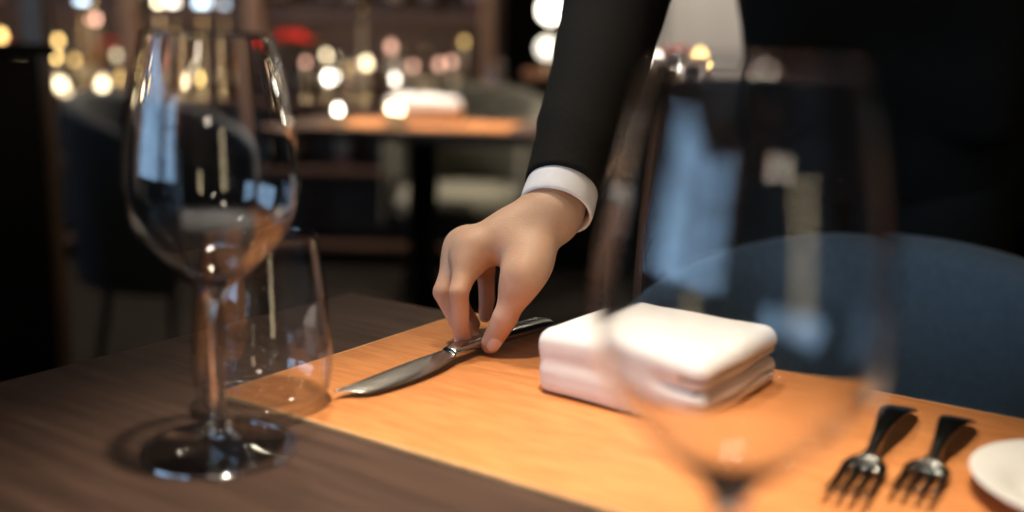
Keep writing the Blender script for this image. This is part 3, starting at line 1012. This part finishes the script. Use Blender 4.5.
# ------------------------------------------------------------------ tub chairs
def tub_chair(label, loc, rz, material, r=0.27, back=0.79, arm=0.66, thick=0.055, seat=0.46, group=None):
    """open side faces local -Y"""
    t = thing('tub_chair', label, 'chair', loc, rz, group)
    rings = []
    n = 44
    for i in range(n + 1):
        phi = math.radians(-118 + 236 * i / n)
        c_ = max(0.0, math.cos(phi * 0.72))
        top = arm + (back - arm) * (c_ ** 1.3)
        endk = min(1.0, min(i, n - i) / 3)
        top = 0.42 + (top - 0.42) * (0.86 + 0.14 * math.sqrt(endk))
        ring = []
        zb = 0.30
        sec = []
        h = thick / 2 * (0.55 + 0.45 * math.sqrt(endk))
        for k in range(9):      # rounded top
            a = math.pi * k / 8
            sec.append((h * math.cos(a), top - h + h * math.sin(a)))
        sec += [(-h, (top + zb) / 2), (-h, zb + 0.01), (-h * 0.6, zb), (h * 0.6, zb), (h, zb + 0.01), (h, (top + zb) / 2)]
        lean = 0.05
        for dr, z in sec:
            rr = r + dr + lean * (z - 0.45) * max(0, math.cos(phi))
            ring.append((rr * math.sin(phi), rr * math.cos(phi), z))
        rings.append(ring)
    obj('backrest', loft(rings), material, t)
    ri = r - thick / 2 - 0.004
    obj('seat', lathe([(0, 0.33), (ri - 0.02, 0.33), (ri, 0.35), (ri, seat - 0.03), (ri - 0.03, seat), (0, seat + 0.012)], 40), material, t)
    for sx in (-1, 1):
        for sy in (-1, 1):
            m, _ = tube([(sx * 0.15, sy * 0.15, 0.335), (sx * 0.19, sy * 0.19, 0.0)], [0.016, 0.010], 12)
            obj('leg', m, M['black_metal'], t)
    return t


cc = tb(0.385, -0.18)
tub_chair('dark blue upholstered tub chair tucked up to the near table behind the forks', (cc[0], cc[1], 0), TH, M['blue_cloth'], r=0.235, back=0.79, arm=0.66)

# ------------------------------------------------------------------ second table group, out of focus
t2 = np.array([-0.30, 3.30, 0.0])
st = thing('dining_table', 'distant dark table with a tan mat and a white napkin, out of focus', 'table', tuple(t2), math.radians(-8))
obj('table_top', box(0.80, 0.75, 0.035, (0, 0, TZ - 0.0175), 0.003), M['wood'], st)
obj('pedestal', lathe([(0, 0.02), (0.05, 0.02), (0.05, 0.70), (0.07, 0.714), (0, 0.714)], 24), M['black_metal'], st)
obj('base', box(0.45, 0.45, 0.02, (0, 0, 0.01), 0.004), M['black_metal'], st)
m2 = obj('placemat', box(0.56, 0.40, 0.004, (0, 0, 0.002), 0.001), M['leather'], None, (t2[0] + 0.02, t2[1] - 0.12, TZ), (0, 0, math.radians(-8)))
tag(m2, 'tan placemat on the distant second table', 'placemat')


def distant_napkin_sdf(p):
    d = rbox(p, (0, 0, 0.036), (0.115, 0.06, 0.035), 0.034)
    d = smin(d, rbox(p, (-0.02, 0.01, 0.062), (0.075, 0.04, 0.014), 0.013), 0.012)
    return d + wob(p, 40, 0.002)


v, f = sdf_mesh(distant_napkin_sdf, (-0.14, -0.1, -0.01), (0.14, 0.1, 0.1), 0.005, 2)
v[:, 2] = np.maximum(v[:, 2], 0.0)
o = obj('folded_napkin', mesh_from(v, f), M['linen'], None, (t2[0] + 0.0, t2[1] - 0.02, TZ + 0.0045), (0, 0, 0.1))
o.scale = (1.1, 1.1, 1.15)
tag(o, 'blurred white folded napkin on the distant second table', 'napkin')
copy_thing(glass0, (t2[0] - 0.27, t2[1] + 0.05, TZ), 'blurred wine glass at the left end of the distant second table')
copy_thing(glass0, (t2[0] - 0.12, t2[1] + 0.22, TZ), 'blurred wine glass just left of the distant white napkin')
copy_thing(glass0, (t2[0] + 0.22, t2[1] + 0.24, TZ), 'blurred wine glass right of the distant white napkin')

tub_chair('olive grey tub chair behind the distant second table', (-0.20, 3.98, 0), math.radians(-14), M['olive_cloth'], r=0.30, back=0.86, arm=0.72)
tub_chair('slate grey tub chair at the left of the distant second table', (-0.98, 2.95, 0), math.radians(75), M['grey_cloth'], r=0.28, back=0.84, arm=0.70)

# ------------------------------------------------------------------ black service cabinet at the left with a wooden post behind it
cb = thing('service_cabinet', 'black lacquered service cabinet at the far left edge', 'cabinet', (-1.40, 1.72, 0))
obj('carcass', box(0.95, 0.50, 0.88, (0, 0, 0.50), 0.004), M['black_panel'], cb)
obj('top', box(1.0, 0.54, 0.024, (0, 0, 0.953), 0.004), M['black_panel'], cb)
obj('plinth', box(0.9, 0.44, 0.06, (0, 0, 0.03)), M['black_panel'], cb)
for s in (-1, 1):
    dr = obj('door', box(0.455, 0.02, 0.82, (s * 0.235, -0.262, 0.50), 0.003), M['black_panel'], cb)
    obj('handle', box(0.012, 0.02, 0.14, (s * 0.03, -0.282, 0.55), 0.003), M['black_metal'], dr)
ps = obj('wooden_post', box(0.05, 0.05, RH, (0, 0, RH / 2), 0.004), M['post_wood'], None, (-1.11, 2.36, 0))
tag(ps, 'slim brown wooden post rising behind the black cabinet', 'post')

# ------------------------------------------------------------------ bar shelves
M['led'] = emit('warm_led_strip', (1.0, 0.74, 0.46), 22.0)
BX0, BX1, BY = -2.75, -0.10, 4.75
SH = [0.10, 0.45, 0.755, 1.165, 1.55, 1.95]
bs_ = thing('bar_shelves', 'walnut bar shelving unit filled with bottles along the back', 'shelves', ((BX0 + BX1) / 2, BY, 0))
bw = BX1 - BX0
for z in SH:
    obj('shelf', box(bw, 0.36, 0.028, (0, 0, z - 0.014), 0.003), M['shelf_wood'], bs_)
for z in SH[3:5]:
    obj('led_strip', box(bw - 0.2, 0.02, 0.006, (0, -0.13, z - 0.0315)), M['led'], bs_)  # strips added to light the flowers and bottles
    obj('shelf_lip', box(bw, 0.016, 0.030, (0, -0.172, z - 0.043), 0.002), M['shelf_wood'], bs_)  # lip added to keep the strips out of view
obj('back_panel', box(bw, 0.02, 2.2, (0, 0.19, 1.10)), M['shelf_wood'], bs_)
for wx in (BX0 + 0.035, -1.72, -1.17, BX1 - 0.035):
    obj('upright', box(0.07, 0.06, 2.2, (wx - (BX0 + BX1) / 2, -0.215, 1.10), 0.004), M['post_wood'], bs_)
obj('upright', box(0.03, 0.36, 2.2, (-bw / 2 - 0.016, 0, 1.10), 0.003), M['shelf_wood'], bs_)
obj('upright', box(0.03, 0.36, 2.2, (bw / 2 + 0.016, 0, 1.10), 0.003), M['shelf_wood'], bs_)

BOTCOL = {'amber': (0.30, 0.11, 0.02), 'dark green': (0.02, 0.06, 0.025), 'deep red': (0.16, 0.012, 0.012), 'smoky brown': (0.07, 0.035, 0.02), 'pale pink': (0.55, 0.27, 0.22), 'pale grey': (0.36, 0.36, 0.33)}
for k_, c_ in BOTCOL.items():
    M['bottle_' + k_] = mat('bottle_glass_' + k_.replace(' ', '_'), c_, 0.08, coat=0.6)
M['paper'] = mat('bottle_label', (0.55, 0.48, 0.36), 0.7)
M['foil'] = mat('bottle_capsule', (0.25, 0.20, 0.12), 0.35, 0.7)
ORD = ['first', 'second', 'third', 'fourth', 'fifth', 'sixth', 'seventh', 'eighth', 'ninth', 'tenth', 'eleventh', 'twelfth', 'thirteenth', 'fourteenth', 'fifteenth']


def bottle(colname, loc, label, hgt=0.30, rad=0.038):
    t = thing('bottle', label, 'bottle', loc, 0, 'bottles on the bar shelves')
    s = hgt / 0.30
    pr_ = catmull([(rad, 0.004), (rad, 0.10 * s), (rad, 0.165 * s), (rad * 0.85, 0.195 * s), (0.017, 0.225 * s), (0.0145, 0.25 * s), (0.0145, 0.283 * s)], 3)
    obj('body', lathe([(0, 0.006), (rad * 0.8, 0.0)] + [tuple(q) for q in pr_] + [(0, 0.283 * s)], 20), M['bottle_' + colname], t)
    obj('paper_label', lathe([(rad + 0.0003, 0.06 * s), (rad + 0.0009, 0.06 * s), (rad + 0.0009, 0.13 * s), (rad + 0.0003, 0.13 * s)], 20), M['paper'], t)
    obj('cap', lathe([(0.0152, 0.262 * s), (0.0165, 0.263 * s), (0.0165, 0.299 * s), (0, 0.30 * s)], 16), M['foil'], t)
    return t


random.seed(11)
names = list(BOTCOL)
for row, (z, n_, hh) in enumerate([(SH[2], 15, 0.29), (SH[3], 15, 0.30), (SH[1], 9, 0.27)]):
    where = ['middle', 'upper', 'lower'][row]
    for i in range(n_):
        x = BX0 + 0.14 + (bw - 0.28) * (i + random.uniform(-0.22, 0.22)) / (n_ - 1)
        x = min(max(x, BX0 + 0.1), BX1 - 0.1)
        cn = names[random.randrange(6)] if random.random() < 0.55 else 'smoky brown'
        bottle(cn, (x, BY + random.uniform(0.03, 0.11), z), '%s glass bottle on the %s bar shelf, %s from the left' % (cn, where, ORD[i]), hh * random.uniform(0.82, 1.08), random.uniform(0.032, 0.04))

# ------------------------------------------------------------------ points of light out of focus: added flames and globes for glass glints
LC = {'golden': (1.0, 0.66, 0.22), 'cream': (1.0, 0.82, 0.52), 'pale blue': (0.62, 0.82, 1.0), 'white': (1.0, 0.93, 0.80), 'rosy': (1.0, 0.55, 0.40)}
for k_, c_ in LC.items():
    for nm, s_ in (('bright', 15.0), ('soft', 6.5), ('faint', 2.6)):
        M['fl_%s_%s' % (k_, nm)] = emit('flame_%s_%s' % (k_.replace(' ', '_'), nm), c_, s_)
M['wax'] = mat('candle_wax', (0.35, 0.30, 0.22), 0.6)


def standin_candle(p, floor_z, colname, power, rad, label, group):
    """slim candle standing on floor_z whose flame is at p"""
    H_ = max(p[2] - floor_z, 0.05)
    t = thing('candle', label, 'candle', (p[0], p[1], floor_z), 0, group)
    obj('holder', lathe([(0, 0), (0.028, 0), (0.028, 0.006), (0.011, 0.012), (0.011, 0.026), (0, 0.026)], 20), M['foil'], t)
    top = H_ - rad * 1.5
    obj('wax_stick', lathe([(0, 0.0262), (0.008, 0.0262), (0.0075, max(top - 0.003, 0.028)), (0, max(top, 0.03))], 14), M['wax'], t)
    fl = catmull([(0.0, -1.45), (0.55, -1.05), (0.95, -0.35), (0.85, 0.3), (0.4, 0.95), (0.0, 1.5)], 3)
    obj('flame', lathe([(max(q[0], 0) * rad, H_ + q[1] * rad) for q in fl], 16), M['fl_%s_%s' % (colname, power)], t)
    return t


def standin_globe(p, floor_z, colname, power, rad, label, group):  # added glowing globe standing in for a blurred bright point
    H_ = max(p[2] - floor_z, 0.05)
    t = thing('globe_lamp', label, 'lamp', (p[0], p[1], floor_z), 0, group)
    obj('base', lathe([(0, 0), (0.03, 0), (0.03, 0.008), (0.006, 0.014), (0.005, H_ - rad * 0.9), (0, H_ - rad * 0.9)], 20), M['foil'], t)
    obj('globe', lathe([(max(rad * math.sin(a), 0), H_ - rad * math.cos(a)) for a in np.linspace(0, math.pi, 12)], 20), M['fl_%s_%s' % (colname, power)], t)
    return t


def shelf_below(z):
    return max(s for s in SH if s < z - 0.03)


BL = [  # photo x, y, kind, colour, power, radius
    (16, 36, 'c', 'golden', 'soft', 0.018), (25, 50, 'c', 'golden', 'soft', 0.013), (35, 52, 'c', 'cream', 'soft', 0.013),
    (60, 8, 'g', 'pale blue', 'soft', 0.022), (96, 5, 'g', 'pale blue', 'soft', 0.026), (109, 7, 'c', 'golden', 'soft', 0.014), (106, 20, 'g', 'rosy', 'soft', 0.02),
    (149, 20, 'c', 'cream', 'soft', 0.016), (169, 5, 'c', 'cream', 'bright', 0.015), (187, 6, 'g', 'white', 'soft', 0.022), (213, 7, 'g', 'pale blue', 'soft', 0.03), (236, 9, 'g', 'pale blue', 'faint', 0.02),
    (60, 36, 'c', 'cream', 'faint', 0.015), (73, 41, 'c', 'golden', 'soft', 0.013), (60, 52, 'c', 'cream', 'soft', 0.013), (67, 57, 'c', 'golden', 'bright', 0.011),
    (17, 47, 'c', 'cream', 'soft', 0.012), (84, 60, 'c', 'golden', 'faint', 0.014), (125, 55, 'c', 'cream', 'faint', 0.014), (128, 78, 'c', 'golden', 'faint', 0.016), (312, 62, 'c', 'rosy', 'faint', 0.012), (352, 70, 'c', 'golden', 'faint', 0.012),
    (70, 84, 'c', 'cream', 'soft', 0.026), (76, 94, 'c', 'cream', 'faint', 0.024), (110, 87, 'c', 'cream', 'soft', 0.025),
    (185, 80, 'c', 'cream', 'soft', 0.016), (204, 78, 'c', 'golden', 'soft', 0.014), (200, 66, 'c', 'cream', 'faint', 0.013),
    (331, 55, 'c', 'cream', 'soft', 0.012), (333, 77, 'c', 'white', 'bright', 0.016), (368, 15, 'c', 'golden', 'faint', 0.016), (371, 63, 'c', 'cream', 'soft', 0.018), (395, 47, 'c', 'rosy', 'faint', 0.017), (396, 79, 'c', 'white', 'bright', 0.017),
    (416, 66, 'c', 'rosy', 'faint', 0.013), (441, 64, 'c', 'rosy', 'faint', 0.016), (453, 62, 'c', 'rosy', 'faint', 0.014), (466, 42, 'c', 'golden', 'faint', 0.012)]
BL.sort()
nrow = {}
for px_, py_, kd_, cn, pw_, rd_ in BL:
    p = at(px_, py_, 4.66)
    p[1] = BY - 0.10 - 0.06 * random.random()
    zf = shelf_below(p[2])
    rown = {0.755: 'middle', 1.165: 'upper', 0.45: 'lower', 1.55: 'top'}[zf]
    kn = 'candle' if kd_ == 'c' else 'globe lamp'
    nrow[(zf, kn)] = nrow.get((zf, kn), 0) + 1
    i = nrow[(zf, kn)] - 1
    od = ORD[i] if i < 15 else ['sixteenth', 'seventeenth', 'eighteenth', 'nineteenth', 'twentieth', 'twenty-first', 'twenty-second', 'twenty-third', 'twenty-fourth', 'twenty-fifth', 'twenty-sixth', 'twenty-seventh', 'twenty-eighth', 'twenty-ninth', 'thirtieth', 'thirty-first', 'thirty-second'][i - 15]
    lab = '%s glowing %s on the %s bar shelf, %s from the left' % (cn, kn, rown, od)
    (standin_candle if kd_ == 'c' else standin_globe)(p, zf, cn, pw_, rd_, lab, 'small lights on the bar shelves')
# lights added on the second table for glints there
for px_, py_, cn, pw_, rd_, lab in ((338, 111, 'white', 'bright', 0.010, 'cream candle light at the left end of the distant second table'), (391, 108, 'cream', 'bright', 0.009, 'cream candle light just below the distant white napkin'),
                                    (400, 113, 'cream', 'bright', 0.008, 'small cream candle light at the front edge of the distant second table')):
    p = at(px_, py_, 3.02)
    standin_candle(p, TZ + (0.004 if px_ > 350 else 0), cn, pw_, rd_, lab, 'candles on the second table')
# ------------------------------------------------------------------ red flowers
M['petal'] = mat('red_petals', (0.80, 0.015, 0.015), 0.6, noise=0.25, scale=60)
M['stalk'] = mat('green_stalk', (0.03, 0.08, 0.02), 0.6)
M['vase'] = mat('dark_ceramic_vase', (0.03, 0.02, 0.018), 0.3)


def bouquet(p, floor_z, rad, label, n=9, seed=1):
    rs = random.Random(seed)
    H_ = p[2] - floor_z
    t = thing('flower_vase', label, 'flowers', (p[0], p[1], floor_z), 0, 'red bouquets')
    vh = max(H_ - rad * 0.9, 0.06)
    vp = catmull([(0.028, 0.0), (0.036, 0.25 * vh), (0.030, 0.7 * vh), (0.022, 0.88 * vh), (0.027, vh)], 4)
    obj('vase', lathe([(0, 0)] + [tuple(q) for q in vp] + [(0.022, vh - 0.002), (0.0, vh * 0.8)], 24), M['vase'], t)
    for i in range(n):
        a = 2.4 * i; q = math.sqrt((i + 0.5) / n) * rad
        fx, fy, fz = q * math.cos(a), q * math.sin(a) * 0.8, H_ + rad * 0.45 * (1 - (q / rad) ** 2) + rs.uniform(-0.01, 0.01)
        m, _ = tube([(0, 0, vh - 0.01), (fx * 0.5, fy * 0.5, (vh + fz) / 2), (fx, fy, fz)], [0.002] * 3, 6)
        obj('stalk', m, M['stalk'], t)
        rr = rad * 0.36
        vs, fs = [], []
        for ring, (cnt, tilt, sz) in enumerate(((5, 0.35, 0.6), (7, 0.85, 0.85), (8, 1.25, 1.0))):
            for k in range(cnt):
                b = 2 * math.pi * k / cnt + ring * 0.4 + i
                d1 = np.array([math.cos(b) * math.sin(tilt), math.sin(b) * math.sin(tilt), math.cos(tilt)])
                sd = np.array([-math.sin(b), math.cos(b), 0])
                nn = np.cross(sd, d1)
                i0 = len(vs)
                for (l, w_, cup) in ((0.05, 0.08, 0), (0.5, 0.36, -0.06), (0.85, 0.40, 0.0), (1.0, 0.18, 0.08)):
                    for s_ in (-1, 0, 1):
                        vs.append(np.array([fx, fy, fz]) + rr * sz * (d1 * l + sd * w_ * s_ + nn * (cup + 0.12 * abs(s_))))
                for u in range(3):
                    for w_ in range(2):
                        k_ = i0 + u * 3 + w_
                        fs.append((k_, k_ + 1, k_ + 4, k_ + 3))
        obj('flower_head', mesh_from(vs, fs), M['petal'], t)
    return t


p = at(292, 42, 4.40); p[1] = BY - 0.08
bouquet(at(292, 42, 4.55) * np.array([1, 0, 1]) + np.array([0, BY - 0.09, 0]), SH[2], 0.085, 'vase of bright red flowers on the bar shelf, largest of the red bouquets', 11, 3)
p = at(108, 46, 4.6)
bouquet(at(108, 46, 4.55) * np.array([1, 0, 1]) + np.array([0, BY - 0.09, 0]), SH[2], 0.05, 'narrow vase of coral red flowers on the bar shelf at the left', 6, 5)
bouquet(at(2, 44, 4.6) * np.array([1, 0, 1]) + np.array([0, BY - 0.09, 0]), SH[2], 0.06, 'red flower vase on the bar shelf above the black cabinet at the left edge', 6, 7)

# ------------------------------------------------------------------ counter right of the shelves, with two glowing globes added for white blurs
ct = thing('bar_counter', 'dark bar counter with a copper brown top behind the arm', 'counter', (0.30, 4.75, 0))
obj('front', box(0.50, 0.5, 0.88, (0, 0, 0.44), 0.004), M['black_panel'], ct)
obj('top', box(0.54, 0.56, 0.04, (0, 0, 0.90), 0.005), mat('copper_brown_top', (0.36, 0.16, 0.08), 0.4, noise=0.2, scale=10), ct)
p = at(551, 10, 4.5); standin_globe(p, 0.92, 'white', 'soft', 0.055, 'larger white globe lamp on the bar counter beside the sleeve', 'globe lamps on the counter')
p = at(547, 48, 4.5); standin_globe(p, 0.92, 'white', 'faint', 0.045, 'smaller dim white globe lamp on the bar counter', 'globe lamps on the counter')

# pale pillar seen between the arm and the body, with a low sideboard before it
pl = thing('pillar', 'pale plaster pillar seen between the sleeve and the body', 'pillar', (0.80, 4.1, 0))
obj('shaft', box(0.46, 0.40, RH - 0.14, (0, 0, 0.14 + (RH - 0.14) / 2), 0.01), M['pale_wall'], pl)
obj('plinth', box(0.52, 0.46, 0.14, (0, 0, 0.07), 0.005), M['pale_wall'], pl)
sb = thing('sideboard', 'low dark wooden sideboard in front of the pale pillar', 'sideboard', (0.66, 3.35, 0))
obj('carcass', box(0.60, 0.40, 0.82, (0, 0, 0.49), 0.004), M['shelf_wood'], sb)
obj('top', box(0.64, 0.44, 0.03, (0, 0, 0.915), 0.004), M['shelf_wood'], sb)
for sx in (-1, 1):
    obj('door', box(0.28, 0.018, 0.74, (sx * 0.148, -0.209, 0.50), 0.003), M['shelf_wood'], sb)
    for sy in (-1, 1):
        obj('leg', box(0.04, 0.04, 0.08, (sx * 0.26, sy * 0.16, 0.04)), M['black_metal'], sb)
bouquet(at(676, 56, 3.25), 0.93, 0.05, 'small red flower vase on the sideboard between arm and body', 6, 9)
p = at(700, 56, 3.25); standin_candle(p, 0.93, 'golden', 'soft', 0.016, 'golden candle beside the red flowers on the sideboard', 'candles on the sideboard')  # small flame shapes added for blurred bright points
p = at(655, 66, 3.25); standin_candle(p, 0.93, 'white', 'soft', 0.013, 'white candle left of the red flowers on the sideboard', 'candles on the sideboard')

# ------------------------------------------------------------------ lamps behind the camera (seen mirrored in the glasses)
def pendant(pos, rad, watts_l, label):
    t = thing('pendant_lamp', label, 'lamp', pos, 0, 'pendant globes behind the camera')
    obj('globe', lathe([(max(rad * math.sin(a), 0), -rad * math.cos(a)) for a in np.linspace(0, math.pi, 20)], 32), emit('pendant_glass', WARM, watts_l), t)
    obj('cord', lathe([(0.004, rad - 0.002), (0.004, RH - pos[2])], 8), M['black_metal'], t)
    obj('cap', lathe([(0.03, rad * 0.96), (0.03, rad + 0.03), (0, rad + 0.032)], 16), M['foil'], t)
    return t


pendant((-0.15, -1.55, 2.0), 0.085, 22.0, 'glowing globe pendant behind the camera, nearest the middle')
pendant((0.55, -2.3, 1.75), 0.085, 16.0, 'glowing globe pendant behind the camera, lower one to the right')
fl_ = thing('floor_lamp', 'tall cream paper floor lamp behind the camera', 'lamp', (1.55, -2.2, 0))
obj('base', lathe([(0, 0), (0.15, 0), (0.15, 0.02), (0.012, 0.03), (0.012, 0.5), (0, 0.5)], 24), M['black_metal'], fl_)
obj('shade', lathe([(0.14, 0.5), (0.15, 0.8), (0.15, 1.3), (0.14, 1.7), (0.13, 1.7), (0.14, 1.3), (0.14, 0.8), (0.13, 0.5)], 32), emit('paper_shade', (1.0, 0.80, 0.48), 4.5), fl_)

# glass bends the lamp light on to the table
for o in bpy.data.objects:
    if o.type != 'MESH': continue
    if o.name.split('.')[0] in ('table_top', 'leather_sheet', 'edge_binding'):
        o.cycles.is_caustics_receiver = True
for g in (glass0,):
    for ch in g.children:
        if ch.name.startswith('bowl'): ch.cycles.is_caustics_caster = True
